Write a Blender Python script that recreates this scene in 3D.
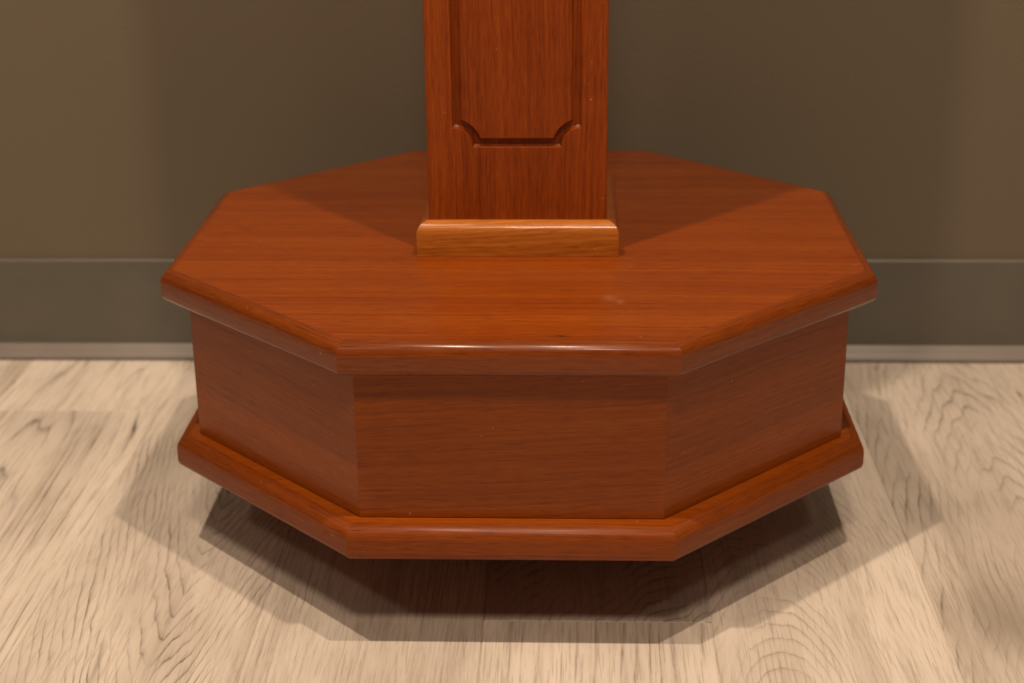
import bpy, bmesh, math, random
from mathutils import Vector, Matrix

# ------------------------------------------------------------------ scene, camera, light
for o in list(bpy.data.objects):
    bpy.data.objects.remove(o, do_unlink=True)
S = bpy.context.scene
COL = S.collection
random.seed(7)

S.view_settings.view_transform = 'Standard'
S.view_settings.look = 'None'
S.view_settings.exposure = 0.0
S.view_settings.gamma = 1.0

CAM_F, CAM_TH, CAM_ROLL, CAM_PSI = 1624.36, 0.3589, -0.0112, -0.0397
CAM_LOC = Vector((0.04733, -1.42075, 0.6840))
cam_d = bpy.data.cameras.new('camera')
cam = bpy.data.objects.new('camera', cam_d)
COL.objects.link(cam)
S.camera = cam
cam_d.sensor_width = 36.0
cam_d.lens = CAM_F / 1024 * 36.0
cam_d.clip_start = 0.05
cam_d.clip_end = 60
fw = Vector((math.sin(CAM_PSI) * math.cos(CAM_TH), math.cos(CAM_PSI) * math.cos(CAM_TH), -math.sin(CAM_TH)))
rt = Vector((math.cos(CAM_PSI), -math.sin(CAM_PSI), 0))
up = rt.cross(fw)
r2 = math.cos(CAM_ROLL) * rt + math.sin(CAM_ROLL) * up
u2 = -math.sin(CAM_ROLL) * rt + math.cos(CAM_ROLL) * up
cam.matrix_world = Matrix.Translation(CAM_LOC) @ Matrix((r2, u2, -fw)).transposed().to_4x4()
cam_d.dof.use_dof = True
cam_d.dof.focus_distance = 1.235
cam_d.dof.aperture_fstop = 5.6
cam_d.dof.aperture_blades = 8

world = bpy.data.worlds.new('World')
S.world = world
world.use_nodes = True
wb = world.node_tree.nodes['Background']
wb.inputs[0].default_value = (1.0, 0.80, 0.62, 1)
wb.inputs[1].default_value = 0.08

LAMP_COL = (1.0, 0.76, 0.55)
def downlight(x, y, z, watts, radius=0.028, cone=140):
    d = bpy.data.lights.new('downlight', 'SPOT')
    d.energy = watts
    d.color = LAMP_COL
    d.shadow_soft_size = radius
    d.spot_size = math.radians(cone)
    d.spot_blend = 0.6
    o = bpy.data.objects.new('downlight', d)
    COL.objects.link(o)
    o.location = (x, y, z)
    o.rotation_euler = (0, 0, 0)
    return o
# two ceiling lamps in front of the pedestal, two weaker ones further back in the room
downlight(0.44, -0.70, 2.55, 108)
downlight(-0.50, -0.70, 2.55, 124)
downlight(1.21, -1.75, 2.55, 18, .12)
downlight(-1.60, -1.75, 2.55, 26, .12)
downlight(0.05, -1.90, 2.55, 96, .16)  # added centre lamp: its column shadow darkens the wall behind

# ------------------------------------------------------------------ helpers
def link(name, bm, mat, parent=None, smooth=False):
    me = bpy.data.meshes.new(name)
    bm.normal_update()
    bm.to_mesh(me)
    bm.free()
    o = bpy.data.objects.new(name, me)
    COL.objects.link(o)
    if mat: me.materials.append(mat)
    if parent: o.parent = parent
    if smooth:
        for p in me.polygons: p.use_smooth = True
        try: me.set_sharp_from_angle(angle=math.radians(28))
        except Exception: pass
    return o

def tag(o, label=None, cat=None, group=None, kind=None):
    if label: o['label'] = label
    if cat: o['category'] = cat
    if group: o['group'] = group
    if kind: o['kind'] = kind

class NT:
    def __init__(self, name):
        self.m = bpy.data.materials.new(name)
        self.m.use_nodes = True
        self.t = self.m.node_tree
        self.b = self.t.nodes['Principled BSDF']
    def n(self, typ, **kw):
        nd = self.t.nodes.new(typ)
        for k, v in kw.items(): setattr(nd, k, v)
        return nd
    def l(self, a, b): self.t.links.new(a, b)
    def val(self, sock, v):
        if hasattr(v, 'is_linked') or isinstance(v, bpy.types.NodeSocket): self.l(v, sock)
        else: sock.default_value = v
    def math(self, op, a, b=0.0, c=None):
        nd = self.n('ShaderNodeMath', operation=op)
        self.val(nd.inputs[0], a); self.val(nd.inputs[1], b)
        if c is not None: self.val(nd.inputs[2], c)
        return nd.outputs[0]
    def scale(self, vec, s):
        nd = self.n('ShaderNodeVectorMath', operation='MULTIPLY')
        self.l(vec, nd.inputs[0]); nd.inputs[1].default_value = s
        return nd.outputs[0]
    def noise(self, vec, scale=1, detail=3, rough=0.5, dist=0.0):
        nd = self.n('ShaderNodeTexNoise')
        self.l(vec, nd.inputs['Vector'])
        nd.inputs['Scale'].default_value = scale
        nd.inputs['Detail'].default_value = detail
        nd.inputs['Roughness'].default_value = rough
        nd.inputs['Distortion'].default_value = dist
        return nd.outputs['Fac']
    def ramp(self, fac, stops):
        nd = self.n('ShaderNodeValToRGB')
        cr = nd.color_ramp
        while len(cr.elements) < len(stops): cr.elements.new(0.5)
        for e, (p, c) in zip(cr.elements, stops):
            e.position = p
            e.color = (*c, 1) if len(c) == 3 else c
        self.l(fac, nd.inputs[0])
        return nd.outputs[0]
    def mapr(self, v, a, b, c, d):
        nd = self.n('ShaderNodeMapRange')
        self.l(v, nd.inputs[0])
        for i, x in enumerate((a, b, c, d)): nd.inputs[i + 1].default_value = x
        return nd.outputs[0]
    def mix(self, fac, a, b, mode='MIX'):
        nd = self.n('ShaderNodeMix', data_type='RGBA', blend_type=mode)
        self.val(nd.inputs[0], fac)
        for s, v in ((nd.inputs[6], a), (nd.inputs[7], b)):
            if isinstance(v, tuple): s.default_value = (*v, 1)
            else: self.l(v, s)
        return nd.outputs[2]

def wood_material(name, dark, mid, light, rough=0.33, band=1.0, coat=0.2, coatr=.18, marks=()):
    """Stained, varnished timber; UV in metres, u along the grain."""
    k = NT(name)
    uv = k.n('ShaderNodeUVMap', uv_map='UVMap').outputs[0]
    warp = k.noise(k.scale(uv, (5, 14, 1)), 1, 2)
    wv = k.n('ShaderNodeVectorMath', operation='ADD')
    k.l(uv, wv.inputs[0])
    comb = k.n('ShaderNodeCombineXYZ')
    k.l(k.mapr(warp, 0, 1, -0.006, 0.006), comb.inputs[1])
    k.l(comb.outputs[0], wv.inputs[1])
    g = wv.outputs[0]
    wide = k.noise(k.scale(g, (1.3, 26, 1)), 1, 3, .55)
    fine = k.noise(k.scale(g, (4, 360, 1)), 1, 4, .62)
    fleck = k.noise(k.scale(g, (50, 640, 1)), 1, 2, .6)
    pore = k.noise(k.scale(g, (48, 760, 1)), 1, 2, .5)
    mott = k.noise(k.scale(uv, (11, 9, 1)), 1, 3)
    t = k.math('ADD', k.math('MULTIPLY', wide, .22 * band), k.math('MULTIPLY', fine, .46))
    lines = k.noise(k.scale(g, (1.1, 150, 1)), 1, 2, .5)
    t = k.math('ADD', t, k.math('MULTIPLY', k.math('SUBTRACT', lines, .5), .16 * band))
    t = k.math('ADD', t, k.math('MULTIPLY', fleck, .36))
    t = k.math('ADD', t, k.math('MULTIPLY', mott, .10))
    col = k.ramp(k.mapr(t, .36, .76 + .05 * band, 0, 1), [(0.0, dark), (0.5, mid), (1.0, light)])
    pm = k.mapr(pore, .60, .70, 0, 1)
    col = k.mix(k.math('MULTIPLY', pm, .42), col, tuple(c * .38 for c in dark))
    # small scuffs in the varnish
    sc = k.noise(k.scale(uv, (170, 170, 1)), 1, 1)
    scm = k.mapr(sc, .775, .80, 0, 1)
    col = k.mix(k.math('MULTIPLY', scm, .35), col, (.55, .33, .2))
    if marks:
        sx = k.n('ShaderNodeSeparateXYZ'); k.l(uv, sx.inputs[0])
        wob = k.mapr(k.noise(k.scale(uv, (260, 260, 1)), 1, 2), .25, .75, .3, 1.7)
    for mu, mv, ru, rv, c, amt in marks:                 # single dents and scratches
        a = k.math('DIVIDE', k.math('SUBTRACT', sx.outputs[0], mu), ru)
        b = k.math('DIVIDE', k.math('SUBTRACT', sx.outputs[1], mv), rv)
        g2 = k.math('EXPONENT', k.math('MULTIPLY', k.math('ADD', k.math('MULTIPLY', a, a), k.math('MULTIPLY', b, b)), -1.0))
        col = k.mix(k.math('MINIMUM', k.math('MULTIPLY', k.math('MULTIPLY', g2, wob), amt), 1.0), col, c)
    k.l(col, k.b.inputs['Base Color'])
    rn = k.noise(k.scale(uv, (20, 34, 1)), 1, 4)
    k.l(k.mapr(rn, .3, .7, rough - .05, rough + .08), k.b.inputs['Roughness'])
    k.b.inputs['Specular IOR Level'].default_value = .20
    k.b.inputs['Coat Weight'].default_value = coat
    k.b.inputs['Coat Roughness'].default_value = coatr
    bp = k.n('ShaderNodeBump')
    bp.inputs['Strength'].default_value = .10
    bp.inputs['Distance'].default_value = .0006
    k.l(k.math('ADD', fine, k.math('MULTIPLY', fleck, .8)), bp.inputs['Height'])
    k.l(bp.outputs[0], k.b.inputs['Normal'])
    return k.m

MAHOG = wood_material('varnished_mahogany', (.175, .0310, .0016), (.262, .0560, .0030), (.335, .084, .0058), band=.7, coat=.12, coatr=.22)
MAHOG_TOP = wood_material('varnished_mahogany_top', (.105, .0140, .0010), (.212, .0395, .0026), (.300, .070, .0058), band=1.5, coat=.22, coatr=.20, marks=(
    (.338, -.183, .0065, .0022, (.050, .012, .004), .75), (.377, -.095, .0050, .0060, (.55, .30, .18), .14),
    (.385, -.104, .0030, .0050, (.55, .30, .18), .16), (.040, -.060, .0014, .0014, (.60, .40, .28), .8),
    (.140, -.167, .0050, .0012, (.60, .40, .28), .6), (.300, -.150, .0300, .0006, (.12, .02, .004), .35)))
MAHOG_EDGE = wood_material('varnished_mahogany_edging', (.090, .0130, .0012), (.175, .0350, .0026), (.250, .060, .0055), rough=.30, coat=.30, coatr=.20)
MAHOG_EDGE_WORN = wood_material('worn_mahogany_edging', (.110, .0165, .0012), (.205, .0410, .0028), (.285, .068, .0058), rough=.40, coat=.07, coatr=.25)
MAHOG_POST = wood_material('varnished_mahogany_post', (.100, .0125, .0012), (.220, .0390, .0026), (.325, .071, .0058), band=1.2, rough=.40, coat=.0)
HONEY = wood_material('varnished_honey_trim', (.150, .027, .003), (.350, .098, .011), (.530, .195, .034), rough=.20, coat=.35, band=1.7)

def floor_material():
    k = NT('pale_oak_planks')
    uv = k.n('ShaderNodeUVMap', uv_map='UVMap').outputs[0]      # x across from plank centre, y along
    at = k.n('ShaderNodeAttribute', attribute_name='plank')     # pith offset, pith depth, seed
    sp = k.n('ShaderNodeSeparateColor'); k.l(at.outputs['Color'], sp.inputs[0])
    at2 = k.n('ShaderNodeAttribute', attribute_name='tone')
    sp2 = k.n('ShaderNodeSeparateColor'); k.l(at2.outputs['Color'], sp2.inputs[0])
    seed = sp.outputs[2]
    xy = k.n('ShaderNodeSeparateXYZ'); k.l(uv, xy.inputs[0])
    cm = k.n('ShaderNodeCombineXYZ')
    k.l(xy.outputs[0], cm.inputs[0]); k.l(xy.outputs[1], cm.inputs[1])
    k.l(k.math('MULTIPLY', seed, 40.0), cm.inputs[2])
    P = cm.outputs[0]
    # growth rings cut by the face of the plank
    n1 = k.noise(k.scale(P, (3.0, 1.5, 1)), 1, 1)
    n2 = k.noise(k.scale(P, (16, 5, 1)), 1, 2)
    n3 = k.noise(k.scale(P, (130, 22, 1)), 1, 2)
    dx = k.math('SUBTRACT', xy.outputs[0], sp.outputs[0])
    dx = k.math('ADD', dx, k.mapr(n2, 0, 1, -.006, .006))
    dx = k.math('MULTIPLY', dx, at2.outputs['Alpha'])
    dz = k.math('ADD', sp.outputs[1], k.mapr(n1, 0, 1, -.035, .035))
    dz = k.math('ADD', dz, k.math('MULTIPLY', xy.outputs[1], sp2.outputs[1]))
    dz = k.math('ADD', k.math('ABSOLUTE', dz), .006)
    # one knot in the plank right of the pedestal
    ob = k.n('ShaderNodeSeparateXYZ'); k.l(k.n('ShaderNodeTexCoord').outputs['Object'], ob.inputs[0])
    kx = k.math('DIVIDE', k.math('SUBTRACT', ob.outputs[0], .405), .040)
    ky = k.math('DIVIDE', k.math('SUBTRACT', ob.outputs[1], -.245), .055)
    knot = k.math('EXPONENT', k.math('MULTIPLY', k.math('ADD', k.math('MULTIPLY', kx, kx), k.math('MULTIPLY', ky, ky)), -1.0))
    dz = k.math('ADD', dz, k.math('MULTIPLY', knot, .03))
    pw = at.outputs['Alpha']                                       # 2 = round arches, near 1 = pointed ones
    r = k.math('POWER', k.math('ADD', k.math('POWER', k.math('ABSOLUTE', dx), pw), k.math('POWER', dz, pw)), k.math('DIVIDE', 1.0, pw))
    r = k.math('ADD', r, k.mapr(n3, 0, 1, -.0020, .0020))
    ph = k.math('FRACT', k.math('ADD', k.math('MULTIPLY', r, sp2.outputs[2]), k.mapr(k.noise(k.scale(P, (24, 1.3, 1)), 1, 2), 0, 1, -2.0, 2.0)))
    ring = k.ramp(ph, [(0.0, (0, 0, 0)), (.52, (.03, .03, .03)), (.74, (.30, .30, .30)), (.85, (1, 1, 1)), (.91, (.2, .2, .2)), (1.0, (0, 0, 0))])
    brk = k.mapr(k.noise(k.scale(P, (24, 8, 1)), 1, 3), .40, .66, .05, 1)
    dash = k.mapr(k.noise(k.scale(P, (300, 34, 1)), 1, 3, .65), .36, .58, .70, 1.25)
    ring = k.math('MINIMUM', k.math('MULTIPLY', k.math('MULTIPLY', ring, brk), dash), 1.0)
    fib = k.noise(k.scale(P, (560, 17, 1)), 1, 3, .65)
    fib2 = k.noise(k.scale(P, (210, 13, 1)), 1, 4, .65)
    cloud = k.noise(k.scale(P, (9, 3.0, 1)), 1, 4, .55)
    streak = k.noise(k.scale(P, (36, 1.7, 1)), 1, 3, .6)
    base = k.ramp(k.mapr(cloud, .3, .7, 0, 1), [(0, (.515, .464, .404)), (.5, (.650, .594, .526)), (1, (.740, .680, .608))])
    base = k.mix(k.math('MULTIPLY', k.mapr(streak, .54, .74, 0, 1), .40), base, (.29, .240, .190))
    base = k.mix(k.math('MULTIPLY', ring, k.n('ShaderNodeAttribute', attribute_name='line').outputs['Fac']), base, (.110, .086, .066))
    base = k.mix(k.math('MULTIPLY', k.mapr(fib, .55, .62, 0, 1), .32), base, (.235, .185, .135))
    base = k.mix(k.math('MULTIPLY', k.mapr(fib2, .52, .70, 0, 1), .30), base, (.26, .205, .15))
    # a few dark mineral marks
    mk = k.noise(k.scale(P, (26, 9, 1)), 1, 2, .5, .6)
    base = k.mix(k.math('MULTIPLY', k.mapr(mk, .70, .78, 0, 1), .55), base, (.15, .12, .095))
    base = k.mix(k.math('MULTIPLY', knot, .55), base, (.21, .165, .125))
    base = k.mix(1.0, base, k.ramp(sp2.outputs[0], [(0, (.80, .785, .77)), (1, (1.12, 1.115, 1.11))]), 'MULTIPLY')
    k.l(base, k.b.inputs['Base Color'])
    k.l(k.mapr(cloud, .3, .7, .42, .55), k.b.inputs['Roughness'])
    k.b.inputs['Specular IOR Level'].default_value = .35
    bp = k.n('ShaderNodeBump')
    bp.inputs['Strength'].default_value = .22
    bp.inputs['Distance'].default_value = .0006
    k.l(k.math('SUBTRACT', 1.0, k.math('ADD', k.math('MULTIPLY', ring, .6), k.math('MULTIPLY', fib, .8))), bp.inputs['Height'])
    k.l(bp.outputs[0], k.b.inputs['Normal'])
    return k.m

def wall_material():
    k = NT('taupe_wall_paint')
    tc = k.n('ShaderNodeTexCoord').outputs['Object']
    a = k.noise(k.scale(tc, (2.5, 2.5, 1.2)), 1, 3)
    f = k.noise(tc, 260, 3)
    col = k.ramp(k.mapr(a, .3, .7, 0, 1), [(0, (.124, .100, .068)), (1, (.136, .110, .076))])
    k.l(col, k.b.inputs['Base Color'])
    k.b.inputs['Roughness'].default_value = .55
    bp = k.n('ShaderNodeBump')
    bp.inputs['Strength'].default_value = .5
    bp.inputs['Distance'].default_value = .0010
    k.l(f, bp.inputs['Height']); k.l(bp.outputs[0], k.b.inputs['Normal'])
    return k.m

def plain(name, col, rough=.5, spec=.5, metal=0.0, var=.08):
    k = NT(name)
    tc = k.n('ShaderNodeTexCoord').outputs['Object']
    a = k.noise(tc, 14, 4)
    lo = tuple(c * (1 - var) for c in col); hi = tuple(min(1, c * (1 + var)) for c in col)
    k.l(k.ramp(k.mapr(a, .3, .7, 0, 1), [(0, lo), (1, hi)]), k.b.inputs['Base Color'])
    k.b.inputs['Roughness'].default_value = rough
    k.b.inputs['Specular IOR Level'].default_value = spec
    k.b.inputs['Metallic'].default_value = metal
    return k.m

# ------------------------------------------------------------------ the setting: floor and wall
WALL_Y = 0.3505
def build_floor():
    bm = bmesh.new()
    uvl = bm.loops.layers.uv.new('UVMap')
    c1 = bm.loops.layers.float_color.new('plank')
    c2 = bm.loops.layers.float_color.new('tone')
    c3 = bm.loops.layers.float_color.new('line')
    W, X0, G, D = .1865, -.025, .0008, .0010
    rnd = random.Random(21)
    # per column: list of joint positions along y
    joints = {0: [-.252, -1.75, 1.2], -3: [.185, -1.3], 1: [-.95, .9], -1: [-1.0, .8], -2: [-.75, 1.0], 2: [-.7, 1.1]}
    # hand set growth-ring figure for the planks in view: pith x, depth, taper, rings per metre, tone
    fig = {(0, 0): (.30, .04, .05, 72, .85, 1.0, 2.0, .75), (0, 1): (.16, .30, .55, 120, .30, 1.0, 2.0, .8),
           (-1, 1): (-.40, .06, .04, 190, .62, 1.0, 2.0, .62), (-2, 1): (.022, .030, -.24, 130, .60, 1.3, 1.2, .85),
           (-3, 0): (-.03, .08, .24, 30, .74, 3.0, 1.6, .95), (-3, 1): (.25, .1, .1, 60, .9, 1.0, 2.0, .5),
           (1, 1): (-.045, .22, .45, 115, .62, 1.9, 2.0, .48), (2, 1): (.030, .16, .32, 64, .40, 1.7, 1.25, .70)}
    for c in range(-22, 23):
        js = joints.get(c) or [rnd.uniform(-1.6, -.2) , rnd.uniform(.0, 1.4) - 2.6]
        js = sorted([j for j in js if -3.0 < j < .5])
        ys = [-3.2] + js + [.52]
        for s in range(len(ys) - 1):
            y0, y1 = ys[s], ys[s + 1]
            if y1 - y0 < .02: continue
            x0, x1 = X0 + c * W, X0 + (c + 1) * W
            sd = rnd.random()
            # nearest figure key: index counted from the joint nearest the viewer in frame
            key = (c, 1 if (y1 > .19 or c not in (-3,)) and y1 > -.2 else 0)
            if c == 0: key = (0, 1 if y1 > 0 else 0)
            px, pd, tp, rf, tn, kk, pn, ls = fig.get(key, (rnd.uniform(-.2, .2), rnd.uniform(.02, .16), rnd.uniform(-.25, .25), rnd.uniform(80, 140), rnd.random(), rnd.choice((1.0, 1.0, 2.0)), 1.5, .8))
            def V(x, y, z): return bm.verts.new((x, y, z))
            o = [V(x0, y0, -D), V(x1, y0, -D), V(x1, y1, -D), V(x0, y1, -D)]
            i = [V(x0 + G, y0 + G, 0), V(x1 - G, y0 + G, 0), V(x1 - G, y1 - G, 0), V(x0 + G, y1 - G, 0)]
            fs = [bm.faces.new(i)] + [bm.faces.new((o[q], o[(q + 1) % 4], i[(q + 1) % 4], i[q])) for q in range(4)]
            for f in fs:
                for lp in f.loops:
                    v = lp.vert.co
                    lp[uvl].uv = (v.x - (x0 + x1) / 2, v.y)
                    lp[c1] = (px, pd, sd, pn)
                    lp[c2] = (tn, tp, rf, kk)
                    lp[c3] = (ls, ls, ls, 1)
    return link('floor', bm, floor_material())
floor = build_floor()
tag(floor, kind='structure')

def extrude_x(profile, x0, x1, closed=True):
    bm = bmesh.new()
    a = [bm.verts.new((x0, y, z)) for y, z in profile]
    b = [bm.verts.new((x1, y, z)) for y, z in profile]
    n = len(profile)
    for i in range(n if closed else n - 1):
        j = (i + 1) % n
        bm.faces.new((a[i], a[j], b[j], b[i]))
    if closed:
        bm.faces.new(a[::-1]); bm.faces.new(b)
    bmesh.ops.recalc_face_normals(bm, faces=bm.faces)
    return bm
wall = link('wall', extrude_x([(WALL_Y, -.002), (WALL_Y, 2.7), (WALL_Y + .12, 2.7), (WALL_Y + .12, -.002)], -4.1, 4.1), wall_material())
tag(wall, 'plain taupe painted wall behind the wooden pedestal', 'wall', kind='structure')
BH = .1200
prof = [(WALL_Y - .0005, .0012), (WALL_Y - .0005, BH), (WALL_Y - .0018, BH), (WALL_Y - .0034, BH - .0022)]
prof += [(WALL_Y - .0036, .0172), (WALL_Y - .0005, .0172)]
prof[0] = (WALL_Y - .0005, .0172); prof.pop()
baseboard = link('baseboard', extrude_x(prof, -4.1, 4.1), plain('grey_vinyl_base', (.106, .096, .078), .36, .5), wall, smooth=True)

toe = [(WALL_Y - .0005, .0012), (WALL_Y - .0005, .0170), (WALL_Y - .0040, .0170), (WALL_Y - .0054, .0156), (WALL_Y - .0110, .0106),
       (WALL_Y - .0155, .0068), (WALL_Y - .0172, .0040), (WALL_Y - .0170, .0012)]
link('shoe_moulding', extrude_x(toe, -4.1, 4.1), plain('pale_grey_moulding', (.180, .158, .143), .38, .5), baseboard, smooth=True)

# ------------------------------------------------------------------ the pedestal
ROOT = bpy.data.objects.new('pedestal', None)
COL.objects.link(ROOT)
tag(ROOT, 'reddish brown varnished wooden pedestal with octagonal platform base and square column on pale plank floor', 'pedestal')

TT = .4248
A_TOP, A_BOT, A_BODY = .3012, .300, .2805
H_TOP, T_TOP = .2612, .0272
H_BOT, T_BOT = .1080, .0290
HOVER = H_BOT - T_BOT

def octv(a):
    return [Vector(p) for p in ((-a * TT, -a), (a * TT, -a), (a, -a * TT), (a, a * TT), (a * TT, a), (-a * TT, a), (-a, a * TT), (-a, -a * TT))]

def sweep_polygon(ringfn, profile, flat_dir=0.0):
    """Rings of a mitred polygon: profile is a list of (inset, z) from top centre side, out and down to the bottom.
    Faces on the flat top and bottom have grain along flat_dir, edge faces have grain along each side."""
    bm = bmesh.new()
    uvl = bm.loops.layers.uv.new('UVMap')
    rings = []
    for ins, z in profile:
        rings.append([bm.verts.new((p.x, p.y, z)) for p in ringfn(ins)])
    n = len(rings[0])
    top = bm.faces.new(rings[0])
    bot = bm.faces.new(rings[-1][::-1])
    for f, off in ((top, (.3, .1)), (bot, (3.3, 2.1))):
        for lp in f.loops:
            lp[uvl].uv = (lp.vert.co.x + off[0], lp.vert.co.y + off[1])
    # arc length along the profile for v
    d = [0]
    for i in range(1, len(profile)):
        d.append(d[-1] + math.hypot(profile[i][0] - profile[i - 1][0], profile[i][1] - profile[i - 1][1]))
    rr = random.Random(5)
    for s in range(n):
        t = (s + 1) % n
        e = (rings[-1][t].co - rings[-1][s].co); e.z = 0; e.normalize()
        ou, ov = rr.uniform(0, 9), rr.uniform(0, 9)
        for i in range(len(profile) - 1):
            q = (rings[i][s], rings[i + 1][s], rings[i + 1][t], rings[i][t])
            f = bm.faces.new(q)
            f.material_index = 1
            for lp in f.loops:
                k = i if lp.vert in (rings[i][s], rings[i][t]) else i + 1
                lp[uvl].uv = (lp.vert.co.dot(e) + ou, d[k] + ov)
    bmesh.ops.recalc_face_normals(bm, faces=bm.faces)
    return bm

def board_profile(h, t, rt, rb, n=6):
    p = []
    for i in range(n + 1):
        a = math.pi / 2 * i / n
        p.append((rt * (1 - math.sin(a)), h - rt * (1 - math.cos(a))))
    for i in range(n + 1):
        a = math.pi / 2 * i / n
        p.append((rb * (1 - math.cos(a)), h - t + rb * (1 - math.sin(a))))
    return p
top_board = link('top_board', sweep_polygon(lambda i: octv(A_TOP - i), board_profile(H_TOP, T_TOP, .0105, .0065)), MAHOG_TOP, ROOT, True)
bottom_board = link('bottom_board', sweep_polygon(lambda i: octv(A_BOT - i), board_profile(H_BOT, T_BOT, .0110, .0075)), MAHOG, ROOT, True)
top_board.data.materials.append(MAHOG_EDGE)
bottom_board.data.materials.append(MAHOG_EDGE_WORN)

def side_panel(s):
    z0, z1 = H_BOT + .0006, H_TOP - T_TOP - .0002
    o = octv(A_BODY); q = octv(A_BODY - .018)
    a, b = o[s], o[(s + 1) % 8]
    c, d = q[s], q[(s + 1) % 8]
    e = (b - a).normalized()
    gap = .00004
    a2, b2, c2, d2 = a + e * gap, b - e * gap, c + e * gap, d - e * gap
    bm = bmesh.new()
    uvl = bm.loops.layers.uv.new('UVMap')
    lo = [bm.verts.new((p.x, p.y, z0)) for p in (a2, b2, d2, c2)]
    hi = [bm.verts.new((p.x, p.y, z1)) for p in (a2, b2, d2, c2)]
    fs = [bm.faces.new((lo[i], lo[(i + 1) % 4], hi[(i + 1) % 4], hi[i])) for i in range(4)]
    fs += [bm.faces.new(lo[::-1]), bm.faces.new(hi)]
    tilt = (.05, -.03, .04, .02, -.04, .03, .01, -.06)[s]
    for f in fs:
        for lp in f.loops:
            v = lp.vert.co
            u = Vector((v.x, v.y)).dot(e); w = v.z + (.05 if f is fs[2] else 0)
            lp[uvl].uv = (u * math.cos(tilt) + w * math.sin(tilt) + s * 1.7, w * math.cos(tilt) - u * math.sin(tilt) + s * .9)
    bmesh.ops.recalc_face_normals(bm, faces=bm.faces)
    return link('side_panel', bm, MAHOG, ROOT)
for s in range(8): side_panel(s)

# collar round the foot of the column: four mitred quarter-round strips
PW, COLLAR_W, COLLAR_H = .0764, .0106, .0300
def collar_side(s):
    bm = bmesh.new()
    uvl = bm.loops.layers.uv.new('UVMap')
    r = .0105
    prof = [(0.0003, 0), (COLLAR_W, 0), (COLLAR_W, COLLAR_H - r)]
    prof += [(COLLAR_W - r + r * math.cos(a), COLLAR_H - r + r * math.sin(a)) for a in [math.pi / 2 * i / 7 for i in range(1, 8)]]
    prof += [(0.0003, COLLAR_H)]
    ends = []
    for sg in (-1, 1):
        ends.append([bm.verts.new((sg * (PW + o - .00015), -(PW + o), H_TOP + .0002 + z)) for o, z in prof])
    n = len(prof); d = 0
    faces = []
    for i in range(n):
        j = (i + 1) % n
        faces.append((bm.faces.new((ends[0][i], ends[1][i], ends[1][j], ends[0][j])), d))
        d += math.hypot(prof[j][0] - prof[i][0], prof[j][1] - prof[i][1])
    bm.faces.new(ends[0]); bm.faces.new(ends[1][::-1])
    for f in bm.faces:
        for lp in f.loops:
            v = lp.vert.co
            lp[uvl].uv = (v.x + 2.3 * s, v.z * 1.0 + v.y * .5 + .37 * s - v.x * .06)
    bmesh.ops.recalc_face_normals(bm, faces=bm.faces)
    bmesh.ops.rotate(bm, verts=bm.verts, cent=(0, 0, 0), matrix=Matrix.Rotation(s * math.pi / 2, 3, 'Z'))
    return link('collar_strip', bm, HONEY if s == 0 else HONEY_SHADED, ROOT, True)
HONEY_SHADED = wood_material('shaded_honey_trim', (.130, .025, .0035), (.250, .060, .0090), (.350, .105, .018))  # shade on the other collar strips, put into a darker trim colour
collars = [collar_side(s) for s in range(4)]

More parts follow.
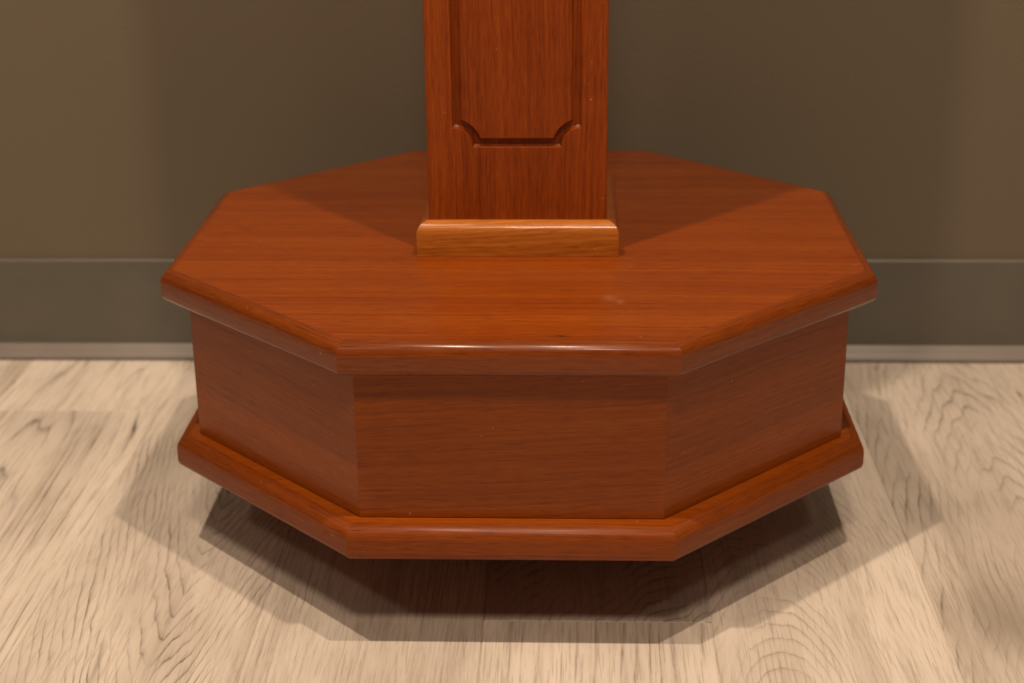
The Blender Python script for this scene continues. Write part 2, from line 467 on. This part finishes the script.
# column: square shaft, each face routed with a groove whose corners are scooped
COL_TOP = H_TOP + 1.28
def column_panel(s):
    z0, z1 = H_TOP + .0004, COL_TOP
    bm = bmesh.new()
    uvl = bm.loops.layers.uv.new('UVMap')
    def outline(inset):
        # groove path, inset towards the middle of the panel
        HW, LO, HI, RAD = .0545, H_TOP + .0935, COL_TOP - .09, .0168
        rad = RAD + inset
        da = math.degrees(math.asin(inset / rad))
        pts = []
        for (cx, cz, a0) in ((-HW, LO, 90), (HW, LO, 180), (HW, HI, 270), (-HW, HI, 0)):
            # scooped quarter circle round the corner point, anticlockwise along the outline
            for i in range(15):
                a = math.radians(a0 - da - (90 - 2 * da) * i / 14)
                pts.append((cx + rad * math.cos(a), cz + rad * math.sin(a)))
        return pts
    y = -PW
    def ring(ins, dep): return [bm.verts.new((x, y + dep, z)) for x, z in outline(ins)]
    rings = [ring(0, 0), ring(.0002, .0003), ring(.0006, .0038), ring(.0022, .0054), ring(.0060, .0050), ring(.0078, .0032), ring(.0082, .0)]
    n = len(rings[0])
    for a, b in zip(rings, rings[1:]):
        for i in range(n):
            j = (i + 1) % n
            bm.faces.new((a[i], a[j], b[j], b[i]))
    bm.faces.new(rings[-1])
    m = .0006
    corner = [bm.verts.new(p) for p in ((-PW + m, y, z0), (PW - m, y, z0), (PW - m, y, z1), (-PW + m, y, z1))]
    es = [bm.edges.new((corner[i], corner[(i + 1) % 4])) for i in range(4)]
    es += [e for e in bm.edges if e.verts[0] in rings[0] and e.verts[1] in rings[0]]
    bmesh.ops.triangle_fill(bm, use_beauty=True, edges=es)
    # eased arris and return to the middle, mitred at 45 degrees
    ar = [bm.verts.new(p) for p in ((-PW + .0001, y + m, z0), (PW - .0001, y + m, z0), (PW - .0001, y + m, z1), (-PW + .0001, y + m, z1))]
    bk = [bm.verts.new(p) for p in ((-PW + .016, y + .0161, z0), (PW - .016, y + .0161, z0), (PW - .016, y + .0161, z1), (-PW + .016, y + .0161, z1))]
    for i in range(4):
        j = (i + 1) % 4
        bm.faces.new((corner[i], corner[j], ar[j], ar[i]))
        bm.faces.new((ar[i], ar[j], bk[j], bk[i]))
    bm.faces.new(bk)
    bmesh.ops.recalc_face_normals(bm, faces=bm.faces)
    for f in bm.faces:
        for lp in f.loops:
            v = lp.vert.co
            lp[uvl].uv = (v.z + s * 2.1, v.x + s * 1.3 + v.y)
    bmesh.ops.rotate(bm, verts=bm.verts, cent=(0, 0, 0), matrix=Matrix.Rotation(s * math.pi / 2, 3, 'Z'))
    return link('column_panel', bm, MAHOG_POST, ROOT)
for s in range(4): column_panel(s)

# castors that carry the base, set well in under the bottom board
RUB = plain('black_rubber', (.02, .02, .02), .6, .3)
MET = plain('dull_steel', (.20, .20, .20), .4, .5, 1.0)
def castor(x, y):
    bm = bmesh.new()
    bmesh.ops.create_cube(bm, size=1, matrix=Matrix.Translation((x, y, HOVER - .0025)) @ Matrix.Diagonal((.052, .052, .004, 1)))
    for sg in (-1, 1):
        bmesh.ops.create_cube(bm, size=1, matrix=Matrix.Translation((x + sg * .0145, y, HOVER - .030)) @ Matrix.Diagonal((.003, .026, .0505, 1)))
    bmesh.ops.create_cone(bm, cap_ends=True, segments=16, radius1=.004, radius2=.004, depth=.036, matrix=Matrix.Translation((x, y, .0285)) @ Matrix.Rotation(math.pi / 2, 4, 'Y'))
    br = link('castor', bm, MET, ROOT)
    bm = bmesh.new()
    bmesh.ops.create_cone(bm, cap_ends=True, segments=32, radius1=.028, radius2=.028, depth=.022, matrix=Matrix.Translation((x, y, .0285)) @ Matrix.Rotation(math.pi / 2, 4, 'Y'))
    bmesh.ops.bevel(bm, geom=[e for e in bm.edges if len(e.link_faces) == 2 and any(len(f.verts) > 8 for f in e.link_faces)], offset=.004, segments=3, affect='EDGES')
    link('wheel', bm, RUB, br, True)
for x, y in ((-.12, -.09), (.12, -.09), (.12, .14), (-.12, .14)): castor(x, y)
